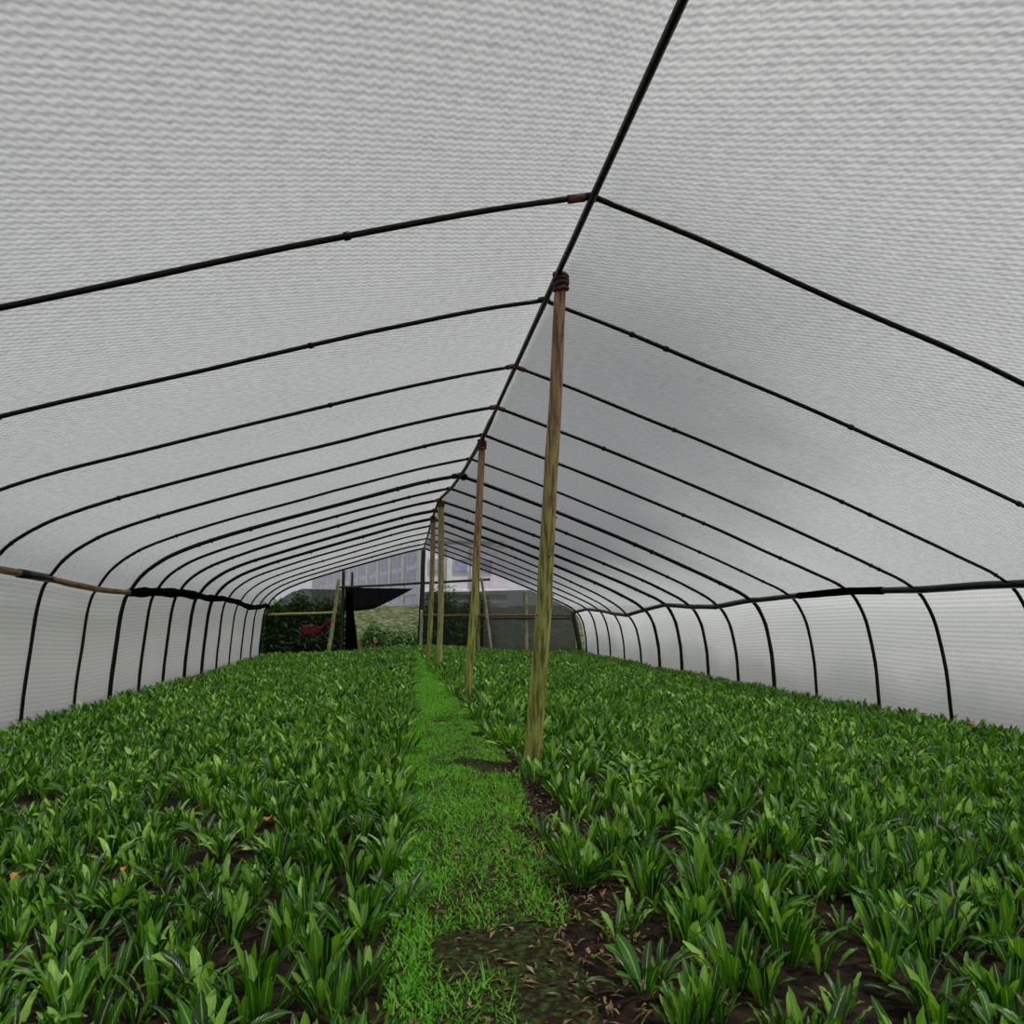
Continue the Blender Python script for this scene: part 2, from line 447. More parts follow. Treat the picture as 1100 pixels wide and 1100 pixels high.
# ------------------------------------------------------------------ hoops
ORD = ['nearest', 'second', 'third', 'fourth', 'fifth', 'sixth', 'seventh', 'eighth', 'ninth', 'tenth', 'eleventh', 'twelfth',
       'thirteenth', 'fourteenth', 'fifteenth', 'last']
def hoop_label(i):
    if i == 0: return 'black bent pipe arch nearest the camera, red-brown tape left of its ridge joint'
    if i == 2: return 'third black pipe arch from the camera, brown tape across its ridge joint'
    if i == 4: return 'fifth black pipe arch from the camera, meeting the second timber pole at the ridge'
    if i == 6: return 'seventh black pipe arch from the camera, thick and dark where it crosses the ridge'
    if i == 15: return 'last black pipe arch at the far open end of the net house'
    return '%s black pipe arch from the camera under the grey net roof' % ORD[i]
RAD = [.019, .018, .018, .021, .023, .022, .036, .028, .032, .040, .042, .028, .024, .026, .028, .034]
for i, y in enumerate(HOOPS):
    root = empty('pipe_arch', (rx(y), y, 0))
    tag(root, hoop_label(i), 'arch', 'black pipe arches carrying the net')
    r = RAD[i]
    o = Vector((rx(y), y, 0))
    for side, nm in ((-1, 'rafter'), (1, 'rafter')):
        pts = roof_pts(y, side, -r * .4)
        pts = [p - o + Vector((0, .012 * nz2(p.x, i * 3.1, .8), .012 * nz2(p.x, i * 5.3, 1.1, 5))) for p in pts]
        mb = MB(); mb.tube(pts, r, 10, rough=.12)
        # little knots of tie string that hold the net to the pipe
        for q in range(5):
            a = random.randint(3, len(pts) - 3)
            mb.tube([pts[a] + (pts[a + 1] - pts[a]) * .1, pts[a] + (pts[a + 1] - pts[a]) * .2], r * 1.45, 8)
        mb.build(nm, M['pipe'], root)
        wp = wall_pts(y + (.05 if side < 0 else 0), side, -.0)
        wp = [p - o for p in wp]
        wp[-1].z -= .05
        fine = []
        fine = [Vector((a, wp[0].y, b)) for a, b in smooth_poly([(p.x, p.z) for p in wp], 4)]
        fine = [p + Vector((.01 * nz2(i * 2.2, p.z, 1.5, side), 0, 0)) for p in fine]
        MB().tube(fine, r * (1.15 if side > 0 else 1.0), 10, rough=.12).build('post', M['pipe_worn'] if (side > 0 and i > 3) or i == 5 else M['pipe'], root)
    A = roof_pts(y, -1, -r * .4)[1] - o; T = roof_pts(y, -1, -r * .4)[0] - o; B = roof_pts(y, 1, -r * .4)[1] - o
    if i in (0, 2, 3, 6):
        a, b = {0: (.62, .22), 2: (.35, 0), 3: (.3, 0), 6: (.6, .0)}[i]
        j = MB().tube([T.lerp(A, a * 1.3), T.lerp(A, b)], r * 1.45, 10, rough=.1).build('joint_tape', M['tape'] if i != 6 else M['pipe'], root)
        if i != 6: j['label'] = 'red-brown tape wrapped round the pipe'
    MB().tube([T.lerp(A, .25), T + Vector((0, 0, .004)), T.lerp(B, .28)], r * 1.3, 10).build('ridge_sleeve', M['pipe'], root)
    if i == 6:
        MB().tube([T.lerp(B, .1), T.lerp(B, .5), T.lerp(B, .85)], [.07, .085, .04], 10, rough=.25).build('net_knot', M['net_dark_solid'], root)['label'] = 'dark net bunched round the joint'
    if i in (2, 3):
        MB().tube([T.lerp(B, .22), T.lerp(B, .7)], r * 1.4, 10, rough=.1).build('joint_tape', M['tape'], root)

# ridge pole
pts = [Vector((rx(y), y, rz(y) - .045 + .006 * nz2(1, y, 1.3))) for y in np.linspace(-1.3, 30.1, 80)]
o = MB().tube(pts, [.024 if p.y < 10 else .034 for p in pts], 12, rough=.08).build('ridge_pole', M['pipe'])
tag(o, 'long black ridge pole running under the peak of the net roof', 'ridge pole')
# eave rails
def rail(side, name):
    pts = []
    for y in np.linspace(-1.3, 30.1, 110):
        e = roof_pts(y, side)[-1]
        pts.append(e + Vector((-side * .03, 0, -.01 + .01 * nz2(side, y, .9))))
    return pts
pl = rail(-1, 'l')
root = empty('eave_rail', (pl[0].x, pl[0].y, pl[0].z)); o0 = Vector(pl[0])
tag(root, 'left eave rail of brown bamboo, wrapped farther back in a thick roll of dark net', 'rail', 'eave rails')
MB().tube([p - o0 for p in pl], .045, 12, rough=.12).build('bamboo_pole', M['bamboo_rail'], root)
seg = [p - o0 for p in pl if p.y > 14.0]
rr = [.085 + .03 * nz2(3, p.y, 1.5) for p in seg]
x = MB().tube(seg, rr, 12, rough=.2).build('net_roll', M['net_dark_solid'], root)
x['label'] = 'dark net rolled round the rail'
seg = [p - o0 for p in pl if 10.2 < p.y < 11.2]
MB().tube(seg, .055, 12, rough=.2).build('wrapping', M['pipe'], root)
pr_ = rail(1, 'r')
root = empty('eave_rail', (pr_[0].x, pr_[0].y, pr_[0].z)); o0 = Vector(pr_[0])
tag(root, 'right eave rail, black and slightly wavy along the top of the net wall', 'rail', 'eave rails')
MB().tube([p - o0 for p in pr_], [.048 if p.y < 14 else .055 for p in pr_], 12, rough=.15).build('pipe', M['pipe'], root)
seg = [p - o0 for p in pr_ if 10.0 < p.y < 12.6]
MB().tube(seg, .058, 12, rough=.2).build('wrapping', M['net_dark_solid'], root)

# ------------------------------------------------------------------ poles
def pole(name, label, top, base, r0, r1, mat, group=None, knots=0, wrap=False, bamboo=False):
    base = Vector(base); top = Vector(top)
    root = empty(name, base)
    tag(root, label, 'pole', group)
    n = 26
    pts = []; rs = []
    d = top - base
    for k in range(n + 1):
        t = k / n
        bow = .02 * math.sin(t * 3.1) + .012 * nz2(base.y, t * 3, 1.4)
        pts.append(d * t + Vector((bow, .01 * nz2(base.x, t * 3, 2), 0)))
        r = r0 + (r1 - r0) * t
        if bamboo and k % 3 == 0: r *= 1.12
        rs.append(r)
    pts[0].z -= .12
    MB().tube(pts, rs, 14, rough=.07).build('shaft', mat, root)
    for q in range(knots):
        t = .15 + .8 * random.random(); p = pts[int(t * n)]
        an = random.uniform(math.pi * 1.0, math.pi * 2)
        dr = Vector((math.cos(an), math.sin(an), .4))
        rr = rs[int(t * n)]
        MB().tube([p + dr * rr * .7, p + dr * rr * 1.25], [.018, .008], 8).build('branch_stub', mat, root)
    if wrap:
        mb = MB()
        for z in (-.14, -.105, -.07, -.03):
            c = d + Vector((0, 0, z)); ring = []
            for k in range(17):
                a = 2 * math.pi * k / 16
                ring.append(c + Vector((math.cos(a) * r1 * 1.12, math.sin(a) * r1 * 1.12, .012 * math.sin(a + z * 40))))
            mb.tube(ring, .017, 8)
        mb.build('cord_lashing', M['cord'], root)
    return root
G = 'timber poles propping the ridge'
pole('support_pole', 'tall weathered timber pole closest to the camera, greenish foot, dark cord on top', (1.19, 5.62, 4.13), (1.0, 5.95, .26), .068, .045, M['timber'], G, knots=5, wrap=True)
pole('support_pole', 'second timber pole from the camera, brown on top and yellowish below, right of the path', (1.15, 11.18, 4.08), (.96, 11.18, .22), .062, .05, M['timber'], G, knots=3, wrap=True)
pole('support_pole', 'third timber pole from the camera, green lower half, at the path edge', (.85, 17.2, 4.08), (.86, 17.2, .2), .06, .07, M['bamboo'], G, knots=1, wrap=True)
pole('support_pole', 'slim brown pole just left of the third timber pole', (.80, 20.0, 4.08), (.72, 20.0, .2), .065, .06, M['timber'], G, wrap=True)
pole('end_pole', 'black upright pole at the far end under the ridge', (.84, 29.9, 4.05), (.72, 29.9, .1), .10, .08, M['pole_dark'])
pole('end_pole', 'short pale stake beside the foot of the black end pole', (.78, 29.3, 1.75), (.74, 29.3, .1), .06, .05, M['bamboo_pale'])

# ------------------------------------------------------------------ far end
F_, PHI = 830.0, math.atan(114 / 830.0)
THETA = math.atan(120 / 830.0 * math.cos(PHI))
YE = 30.15
# heights and widths at the far end, in metres
pole('bamboo_prop', 'leaning yellow-green bamboo prop in front of the dark net at the far left', (-2.30, 29.6, 2.9), (-2.62, 29.6, .1), .075, .06, M['bamboo'], None, bamboo=True)
pole('end_pole', 'dark upright post behind the leaning bamboo prop at the far left', (-2.18, YE, 3.25), (-2.18, YE, .05), .07, .06, M['pole_dark'])
pole('end_pole', 'thin dark post rising beside the hanging net bundle', (-1.86, YE + .1, 3.2), (-1.86, YE + .1, .05), .05, .045, M['pole_dark'])
pole('end_pole', 'brown upright pole behind the leaning pale bamboo at the far right', (2.95, YE, 3.0), (2.98, YE, .05), .09, .08, M['timber'])
pole('bamboo_prop', 'leaning pale bamboo prop at the far right of the end frame', (3.05, 29.6, 3.0), (3.45, 29.6, .1), .06, .05, M['bamboo_pale'], None, bamboo=True)
pole('end_pole', 'grey-green post dividing the faded net panels at the far right', (4.83, YE - .05, 2.55), (4.86, YE - .05, .05), .08, .075, M['bamboo_pale'])
pole('end_pole', 'black corner post where the right net wall meets the far end', (6.72, YE - .1, 1.7), (7.02, YE - .1, .05), .10, .09, M['pole_dark'])
def hrail(name, label, a, b, r, mat, cat='rail'):
    a, b = Vector(a), Vector(b)
    pts = [(b - a) * (k / 12) + Vector((0, 0, .02 * nz2(k, a.z, .7))) for k in range(13)]
    o = MB().tube(pts, r, 10, rough=.1).build(name, mat); o.location = a
    tag(o, label, cat)
hrail('bamboo_rail', 'thin yellow bamboo rail across the dark net at the far left', (-4.9, YE - .08, 1.58), (-2.4, YE - .08, 1.66), .045, M['bamboo'])
hrail('end_beam', 'dark horizontal beam high across the open far end', (-2.3, YE - .05, 2.60), (3.45, YE - .05, 2.95), .05, M['pole_dark'])
hrail('bamboo_rail', 'brown horizontal rail across the net panels at the far right', (.80, YE - .12, 1.55), (6.70, YE - .12, 1.57), .05, M['bamboo_rail'])
hrail('end_beam', 'black pipe running just below the brown rail at the far right', (3.1, YE - .17, 1.45), (6.6, YE - .17, 1.45), .055, M['pole_dark'])

def sheet(name, label, outline_top, outline_bot, y, mat, n=24, folds=.05, cat='net'):
    """hanging net between a top and a bottom line, given as (x, z) tables"""
    x0, x1 = outline_top[0][0], outline_top[-1][0]
    verts, uvs, faces = [], [], []
    rows = 10
    for i in range(n + 1):
        x = x0 + (x1 - x0) * i / n
        t, b = lerp_profile(outline_top, x), lerp_profile(outline_bot, x)
        for j in range(rows + 1):
            z = t + (b - t) * j / rows
            verts.append((x, y + folds * nz2(x * 2, z * .5, 1.3, 2) + folds * .5 * math.sin(x * 9), z))
            uvs.append((x, z))
    for i in range(n):
        for j in range(rows):
            a = i * (rows + 1) + j
            faces.append((a, a + 1, a + rows + 2, a + rows + 1))
    o = link(name, new_mesh(name, verts, faces, True, uvs), mat)
    tag(o, label, cat)
    return o
sheet('shade_net', 'black see-through net closing the far left of the end wall', [(-4.97, 1.78), (-4.6, 2.05), (-4.2, 2.35), (-3.7, 2.55), (-2.2, 2.52)], [(-4.97, .0), (-2.2, .0)], YE, M['net_dark'])
sheet('shade_net', 'black net sagging like a swag under the beam at the far end', [(-2.1, 2.60), (.45, 2.58)], [(-2.1, 1.72), (-1.6, 1.72), (-1.0, 1.80), (-.2, 2.2), (.45, 2.56)], YE + .02, M['net_dark_solid'], folds=.12)
sheet('shade_net', 'dark green see-through net right of the black end pole', [(.85, 2.45), (3.2, 2.48)], [(.85, .0), (3.2, .0)], YE, M['net_green_end'])
sheet('shade_net', 'faded grey-green net panel at the far right of the end wall', [(3.2, 2.50), (5.0, 2.55), (5.7, 2.28), (6.3, 2.0), (6.85, 1.66)], [(3.2, .0), (6.85, .0)], YE, M['net_grey_end'])
# hanging bundle
mb = MB()
for q in range(7):
    a = q * .9
    mb.tube([(-1.95 + (.06 + .012 * k) * math.cos(a) + (.02 * k), YE - .05 + .10 * math.sin(a), 2.45 - 2.35 * k / 8) for k in range(9)], [.04, .05, .06, .065, .07, .08, .085, .09, .08], 8, rough=.25)
o = mb.build('net_bundle', M['net_dark_solid']); tag(o, 'black net gathered into a hanging bundle beside the opening at the far end', 'net bundle')
mb = MB(); mb.tube([(0, 0, 0), (-.02, 0, .3), (-.08, 0, .75), (-.05, 0, 1.2)], [.16, .13, .09, .05], 10, rough=.3)
o = mb.build('stump', M['bark']); o.location = (-1.62, YE + .15, 0); tag(o, 'reddish-brown stump beside the hanging net bundle', 'stump')

# ------------------------------------------------------------------ things behind the far end
bank = grid_mesh('bank', np.linspace(-30, 40, 90), np.linspace(33, 42, 26),
                 lambda x, y: -.1 + 2.15 * min(1, max(0, (y - 33.2) / 6.5)) ** .8 + .12 * nz2(x, y, .8) + .06 * nz2(x, y, 2.2, 7), M['bank'])
tag(bank, 'bare brown and green earth bank behind the far end', 'bank', kind='structure')
# white building, one wing running away to the left, one facing the camera
b_root = empty('building', (1.0, 39.6, 1.9))
tag(b_root, 'white and lavender building with blue-grey windows beyond the far end', 'building')
def facade(origin, direc, length, height, wall_mat, bay, win):
    d = Vector(direc).normalized(); nrm = Vector((d.y, -d.x, 0))
    if nrm.y > 0: nrm = -nrm
    if abs(d.y) > .5: nrm = Vector((-abs(d.y), -abs(d.x), 0)).normalized()
    o = Vector(origin)
    MB().box(o, d * length, nrm * -.3, (0, 0, height)).build('wall', wall_mat, b_root, False)
    MB().box(o + nrm * .06 + Vector((0, 0, .0)), d * length, nrm * -.06, (0, 0, .35)).build('plinth', M['wall_white'], b_root, False)
    MB().box(o + nrm * .05 + Vector((0, 0, .75)), d * length, nrm * -.05, (0, 0, .22)).build('ledge', M['wall_white'], b_root, False)
    k = 0; s = 0
    while s < length - bay:
        MB().box(o + d * s + nrm * .1, d * (bay * .17), nrm * -.1, (0, 0, height)).build('pillar', M['wall_white'], b_root, False)
        for z0, z1 in win:
            f0 = o + d * (s + bay * .27) + nrm * .05 + Vector((0, 0, z0))
            w = MB().box(f0, d * (bay * .64), nrm * -.05, (0, 0, z1 - z0)).build('window_frame', M['wall_white'], b_root, False)
            MB().box(f0 + nrm * .02 + d * (bay * .04) + Vector((0, 0, .06)), d * (bay * .56), nrm * -.02, (0, 0, z1 - z0 - .12)).build('pane', M['pane'], w, False)
        s += bay; k += 1
facade((0, 0, 0), (-.25, .97, 0), 38, 3.5, M['lavender'], 3.1, ((1.55, 2.15), (2.4, 3.2)))
facade((.05, 0, 0), (1, .02, 0), 4.4, 3.3, M['pinkish'], 1.25, ((1.9, 2.6),))
MB().box((0, 0, 3.5), (4.4, 0, 0), (-9.8, 38, 0), (0, 0, .12)).build('roof', M['wall_white'], b_root, False)

# ------------------------------------------------------------------ leaves
def leaf_template(nseg, teeth=True):
    """flat strip in (u across -1..1, v along 0..1): oblanceolate, widest past the middle"""
    rows = []
    for i in range(nseg + 1):
        v = i / nseg
        w = (.16 + .84 * math.sin(min(1, v / .62) * math.pi / 2) ** 1.6) if v < .62 else math.cos((v - .62) / .38 * math.pi / 2) ** .6
        if v >= 1: w = .05
        rows.append((v, w))
    return rows
def make_leaf(V, F, U, T, base, az, length, width, tilt, bend, roll, tint, nseg):
    """append one leaf; tilt = starting elevation, bend = how far it arches over"""
    rows = leaf_template(nseg)
    ca, sa = math.cos(az), math.sin(az)
    p = np.array(base, float); el = tilt
    b0 = len(V)
    fold = random.uniform(.15, .4)
    tw = roll
    for i, (v, w) in enumerate(rows):
        if i:
            el = tilt - bend * (v ** 1.5)
            step = length / nseg
            p = p + np.array([ca * math.cos(el), sa * math.cos(el), math.sin(el)]) * step
        nrm = np.array([-ca * math.sin(el), -sa * math.sin(el), math.cos(el)])
        side0 = np.array([-sa, ca, 0])
        an = tw * v
        side = side0 * math.cos(an) + nrm * math.sin(an)
        nn = nrm * math.cos(an) - side0 * math.sin(an)
        hw = width * .5 * w
        wav = .0035 * math.sin(v * 23 + az * 7)
        V.append(tuple(p + side * hw + nn * (hw * fold + wav)))
        V.append(tuple(p))
        V.append(tuple(p - side * hw + nn * (hw * fold - wav)))
        U += [(0, v), (.5, v), (1, v)]
        T += [tint] * 3
    for i in range(len(rows) - 1):
        a = b0 + i * 3
        F.append((a, a + 1, a + 4, a + 3)); F.append((a + 1, a + 2, a + 5, a + 4))

def clump(style, nseg, nleaf):
    V, F, U, T = [], [], [], []
    for k in range(nleaf):
        az = k * 2.399 + random.uniform(-.4, .4)
        t = k / nleaf                      # inner leaves stand up, outer ones lie out
        if style == 'upright':
            tilt = math.radians(random.uniform(72, 90) - 16 * (1 - t)); bend = random.uniform(.0, .6)
            L = random.uniform(.15, .25)
        elif style == 'splayed':
            tilt = math.radians(random.uniform(60, 82) - 22 * (1 - t)); bend = random.uniform(.4, 1.4)
            L = random.uniform(.17, .28)
        else:
            tilt = math.radians(random.uniform(55, 80)); bend = random.uniform(.3, .9)
            L = random.uniform(.11, .18)
        W = L * random.uniform(.14, .21)
        r = random.uniform(.0, .075)
        tint = min(1, max(0, .42 + .28 * (t - .5) + random.gauss(0, .27)))
        if random.random() < .05: tint = .95
        make_leaf(V, F, U, T, (r * math.cos(az), r * math.sin(az), 0), az, L, W, tilt, bend, random.uniform(-.7, .7), tint, nseg)
    return np.array(V), np.array(F), np.array(U), np.array(T)

def set_tint(me, T):
    a = me.attributes.new('tint', 'FLOAT', 'POINT')
    a.data.foreach_set('value', np.asarray(T, dtype=np.float32))

STY = ['upright', 'splayed', 'upright', 'upright', 'upright', 'small', 'splayed', 'upright', 'upright', 'upright']
HI = [clump(s, 9, random.randint(15, 21) if s != 'small' else 11) for s in STY]
LO = [clump(s, 5, random.randint(12, 15) if s != 'small' else 9) for s in STY]
HI_ME = []
for V, F, U, T in HI:
    me = new_mesh('leafy_plant', V, [tuple(int(i) for i in f) for f in F], True, U)
    set_tint(me, T); me.materials.append(M['leaf'])
    HI_ME.append(me)

# planting positions: rough rows with jitter, path and bare patches kept free
BARE = [(-1.2, 4.35, .16), (-.85, 4.15, .13), (2.1, 3.9, .15), (1.15, 5.3, .16), (2.9, 6.0, .22), (-2.6, 6.2, .2), (1.7, 3.0, .10), (1.0, 5.9, .16), (.96, 11.2, .12), (.95, 17.2, .12), (1.15, 7.4, .14), (-1.5, 5.6, .16)]
spots = []
sp = .172
y = 1.25
while y < 29.6:
    x = -4.55
    while x < 6.9:
        px = x + random.uniform(-.09, .09); py = y + random.uniform(-.09, .09)
        x += sp
        l = lerp_profile(PATH_L, py) + .0 + .06 * nz2(0, py, 1.7); r = lerp_profile(PATH_R, py) + .04 + .10 * nz2(3, py, 1.1)
        if 4.6 < py < 7.2: r += .10
        if l < px < r: continue
        if any((px - a) ** 2 + (py - b) ** 2 < c * c for a, b, c in BARE): continue
        if random.random() < .04: continue
        spots.append((px, py))
    y += sp * .98
def project(x, y, z):
    u = 430 + 830 * x / y; v = 664 - 830 * (z - CAMZ) / y   # near enough to sort plants by how large they show
    return u, v
cand = []
for s in spots:
    x, y = s
    u, v = project(x, y, gz(x, y) + .22)
    if -40 < u < 1140 and v < 1110: cand.append((y, s))
cand.sort()
solo = set(c[1] for c in cand[:318])
WITH = [(-1.60, 3.95), (-1.22, 3.85), (-.52, 4.45), (6.35, 8.15)]
wset = {}
for wx, wy in WITH:
    best = min((q for q in spots if q not in wset), key=lambda s: (s[0] - wx) ** 2 + (s[1] - wy) ** 2)
    wset[best] = len(wset)
solo |= set(wset)

def zone(x, y):
    side = 'left' if x < .5 else 'right'
    d = (lerp_profile(PATH_L, y) - x) if side == 'left' else (x - lerp_profile(PATH_R, y))
    row = 'front' if y < 2.7 else ('nearer' if y < 3.7 else 'farther')
    col = 'edge' if d < .42 else ('middle' if d < 1.3 else 'outer')
    return side, row, col
RW = {'front': 'frontmost rows', 'nearer': 'front rows', 'farther': 'rows just behind the front'}
ZL = {'edge': 'bordering the path on its %s', 'middle': 'well inside the %s bed', 'outer': 'toward the %s margin'}
SL = {'upright': 'upright green leafy herb', 'splayed': 'arching green leafy herb', 'small': 'small green leafy herb'}
far = []
for s in spots:
    x, y = s
    k = random.randrange(len(STY))
    if abs(x - rx(y)) < .5 and random.random() < .35: k = 5
    grow = (.84 + .22 * nz2(x, y, .45, 8)) * random.uniform(.85, 1.15)
    rot = random.uniform(0, 6.283)
    z = float(gz(x, y)) - .005
    if s in solo:
        o = bpy.data.objects.new('leafy_plant', HI_ME[k]); C.objects.link(o)
        o.location = (x, y, z); o.rotation_euler = (random.uniform(-.12, .12), random.uniform(-.12, .12), rot)
        o.scale = (grow,) * 3
        side, row, col = zone(x, y)
        if s in wset:
            lab = ['green leafy herb with an orange withered leaf near the left bottom corner',
                   'green leafy herb with an orange withered leaf, just right of the leftmost withered one',
                   'green leafy herb with an orange leaf, rightmost withered one of the left bed',
                   'green leafy herb with a yellow and orange leaf below the right net wall'][wset[s]]
            tag(o, lab, 'plant', 'herbs with a withered leaf')
            V, F, U, T = [], [], [], []
            make_leaf(V, F, U, T, (0, 0, .19), -1.6 - rot, .13, .07, 1.0, 1.5, .5, .5, 8)
            w = link('withered_leaf', new_mesh('withered_leaf', V, F, True, U), M['withered'], o)
            w['label'] = 'withered orange leaf'
        else:
            tag(o, '%s, %s, %s' % (SL[STY[k]], RW[row], ZL[col] % side), 'plant', '%s herbs, %s bed, %s, %s' % (STY[k], side, row, col))
    else:
        far.append((x, y, z, k, grow, rot))
Vs, Fs, Us, Ts = [], [], [], []
off = 0
for x, y, z, k, g, rot in far:
    src = HI if y < 6.5 else LO
    V, F, U, T = src[k]
    c, s_ = math.cos(rot), math.sin(rot)
    W = np.empty_like(V)
    sx = g * (1.0 if y < 6.5 else 1.08)
    W[:, 0] = (V[:, 0] * c - V[:, 1] * s_) * sx + x
    W[:, 1] = (V[:, 0] * s_ + V[:, 1] * c) * sx + y
    W[:, 2] = V[:, 2] * g + z
    Vs.append(W); Fs.append(F + off); Us.append(U); Ts.append(np.clip(T + random.gauss(.02, .09), 0, 1)); off += len(V)
def bulk(name, Vs, Fs, Us, Ts, mat):
    V = np.concatenate(Vs); F = np.concatenate(Fs); U = np.concatenate(Us); T = np.concatenate(Ts)
    me = bpy.data.meshes.new(name)
    me.vertices.add(len(V)); me.vertices.foreach_set('co', V.astype(np.float32).ravel())
    me.loops.add(F.size); me.loops.foreach_set('vertex_index', F.astype(np.int32).ravel())
    me.polygons.add(len(F)); me.polygons.foreach_set('loop_start', np.arange(0, F.size, F.shape[1], dtype=np.int32))
    me.polygons.foreach_set('loop_total', np.full(len(F), F.shape[1], dtype=np.int32))
    me.update(calc_edges=True)
    me.polygons.foreach_set('use_smooth', np.ones(len(F), dtype=bool))
    ul = me.uv_layers.new(name='UVMap'); ul.data.foreach_set('uv', U[F.ravel()].astype(np.float32).ravel())
    set_tint(me, T)
    me.materials.append(mat)
    o = bpy.data.objects.new(name, me); C.objects.link(o)
    return o
o = bulk('leafy_plants_mass', Vs, Fs, Us, Ts, M['leaf'])
o.name = 'leafy_crop'
tag(o, 'dense carpet of green leafy herbs filling both beds back to the far end', 'plants', 'leafy herb crop', kind='stuff')

# path grass
Vs, Fs, Us, Ts = [], [], [], []
def blades(n, y0, y1, h0, h1, wd):
    yy = rng.uniform(y0, y1, n)
    a = np.array([lerp_profile(PATH_L, v) for v in yy]); b = np.array([lerp_profile(PATH_R, v) for v in yy])
    xx = a + (b - a) * np.clip(rng.beta(1.5, 1.7, n) * 1.14 - .07, -.07, 1.07)
    # grass thins toward the pole side close to the camera where soil shows
    keep = np.array([(nz2(p, q, 2.6, 5) + .50 - (max(0, 7.5 - q) * .09) * (1 if p > a[i] + .55 * (b[i] - a[i]) else .4)) > 0 for i, (p, q) in enumerate(zip(xx, yy))])
    xx, yy = xx[keep], yy[keep]; n = len(xx)
    az = rng.uniform(0, 6.283, n); h = rng.uniform(h0, h1, n); lean = rng.uniform(.2, 1.3, n) * h
    w = wd * rng.uniform(.7, 1.3, n)
    z = gz(xx, yy) + .01
    dx, dy = np.cos(az), np.sin(az); sx, sy = -dy, dx
    V = np.zeros((n, 6, 3))
    for j, (t, ww) in enumerate(((0, 1), (.55, .85), (1, .12))):
        cx = xx + dx * lean * t ** 1.6; cy = yy + dy * lean * t ** 1.6; cz = z + h * t * (1 - .15 * t)
        for q, sgn in ((0, 1), (1, -1)):
            V[:, j * 2 + q, 0] = cx + sx * w * ww * .5 * sgn; V[:, j * 2 + q, 1] = cy + sy * w * ww * .5 * sgn; V[:, j * 2 + q, 2] = cz
    F = (np.array([[0, 1, 3, 2], [2, 3, 5, 4]])[None] + (np.arange(n) * 6)[:, None, None]).reshape(-1, 4)
    U = np.tile(np.array([(0, 0), (1, 0), (0, .5), (1, .5), (0, 1), (1, 1)]), (n, 1))
    T = np.repeat(np.clip(rng.normal(.5, .2, n), 0, 1), 6)
    return V.reshape(-1, 3), F, U, T
off = 0
for args in ((20000, .8, 4.5, .008, .035, .009), (2500, .8, 6, .03, .08, .006), (30000, 4.5, 9, .010, .035, .011), (24000, 9, 17, .02, .05, .015), (14000, 17, 30, .03, .06, .024)):
    V, F, U, T = blades(*args)
    Vs.append(V); Fs.append(F + off); Us.append(U); Ts.append(T); off += len(V)
o = bulk('grass', Vs, Fs, Us, Ts, M['grass'])
tag(o, 'short bright green grass growing along the narrow path', 'grass', kind='stuff')

# dry litter on the bare strip beside the path
V, F = [], []
for k in range(2600):
    y = random.uniform(1.2, 1.2 + 9 * random.random() + 3)
    r_ = lerp_profile(PATH_R, y)
    x = r_ + random.gauss(.02, .16) if random.random() < .7 else random.uniform(lerp_profile(PATH_L, y), r_)
    z = float(gz(x, y)) + random.uniform(.012, .03)
    a = random.uniform(0, 6.283); L = random.uniform(.015, .07); w_ = random.uniform(.003, .009)
    d = Vector((math.cos(a) * L, math.sin(a) * L, random.uniform(-.006, .02))); q = Vector((-math.sin(a) * w_, math.cos(a) * w_, 0)); c = Vector((x, y, z))
    b = len(V); V += [c - q * .5, c + d * .5 - q + Vector((0, 0, .006)), c + d, c + d * .5 + q + Vector((0, 0, .006))]
    F.append((b, b + 1, b + 2, b + 3))
M['litter'] = simple_mat('dry_litter', [(.35, (.06, .035, .018)), (.55, (.20, .13, .06)), (.7, (.42, .34, .17))], scale=(9, 9, 9), rough=.9)
o = link('litter', new_mesh('litter', V, F), M['litter'])
tag(o, 'dry brown leaf litter strewn over the bare soil beside the path', 'leaf litter', kind='stuff')

# shrubs beyond the far end
def shrub(loc, rx_, ry_, rz_, n, label, seed, size=1.0):
    rg = np.random.default_rng(seed)
    root = empty('shrub', loc); tag(root, label, 'shrub', 'shrubs behind the far end')
    V = []; F = []; U = []; T = []
    for k in range(n):
        th, ph = rg.uniform(0, 6.283), math.acos(rg.uniform(-.2, 1))
        q = rg.uniform(.55, 1.0) * (1 + .2 * math.sin(th * 3 + seed))
        p = (rx_ * q * math.sin(ph) * math.cos(th), ry_ * q * math.sin(ph) * math.sin(th), rz_ * (.25 + .8 * q * math.cos(ph)))
        random.seed(seed * 1000 + k)
        make_leaf(V, F, U, T, p, rg.uniform(0, 6.283), rg.uniform(.12, .24) * size, .07 * size, rg.uniform(-.2, 1.1), .8, .4, rg.uniform(.1, .9), 3)
    me = new_mesh('foliage', V, F, True, U); set_tint(me, T)
    link('foliage', me, M['shrub'], root)
    mb = MB()
    for k in range(5):
        a = k * 1.3
        mb.tube([(0, 0, -.1), (rx_ * .3 * math.cos(a), ry_ * .3 * math.sin(a), rz_ * .5), (rx_ * .55 * math.cos(a), ry_ * .55 * math.sin(a), rz_ * .9)], [.04, .03, .012], 6)
    mb.build('stem', M['bark'], root)
shrub((-.9, 31.6, .0), .8, .6, 1.25, 1100, 'low green bush in the open doorway beside the net bundle', 1)
shrub((.25, 31.9, .0), .7, .6, 1.0, 900, 'low green bush left of the black end pole', 2)
shrub((1.75, 34.0, .1), .95, .8, 2.5, 2300, 'bush showing above the dark green net, nearest the black end pole', 3, 1.5)
shrub((3.4, 34.2, .1), .9, .8, 2.2, 1900, 'bush behind the two leaning and upright poles at far right', 4, 1.5)
shrub((-5.3, 34.0, .0), 1.0, .8, 2.0, 2200, 'leftmost of the dark bushes behind the black net', 5, 1.6)
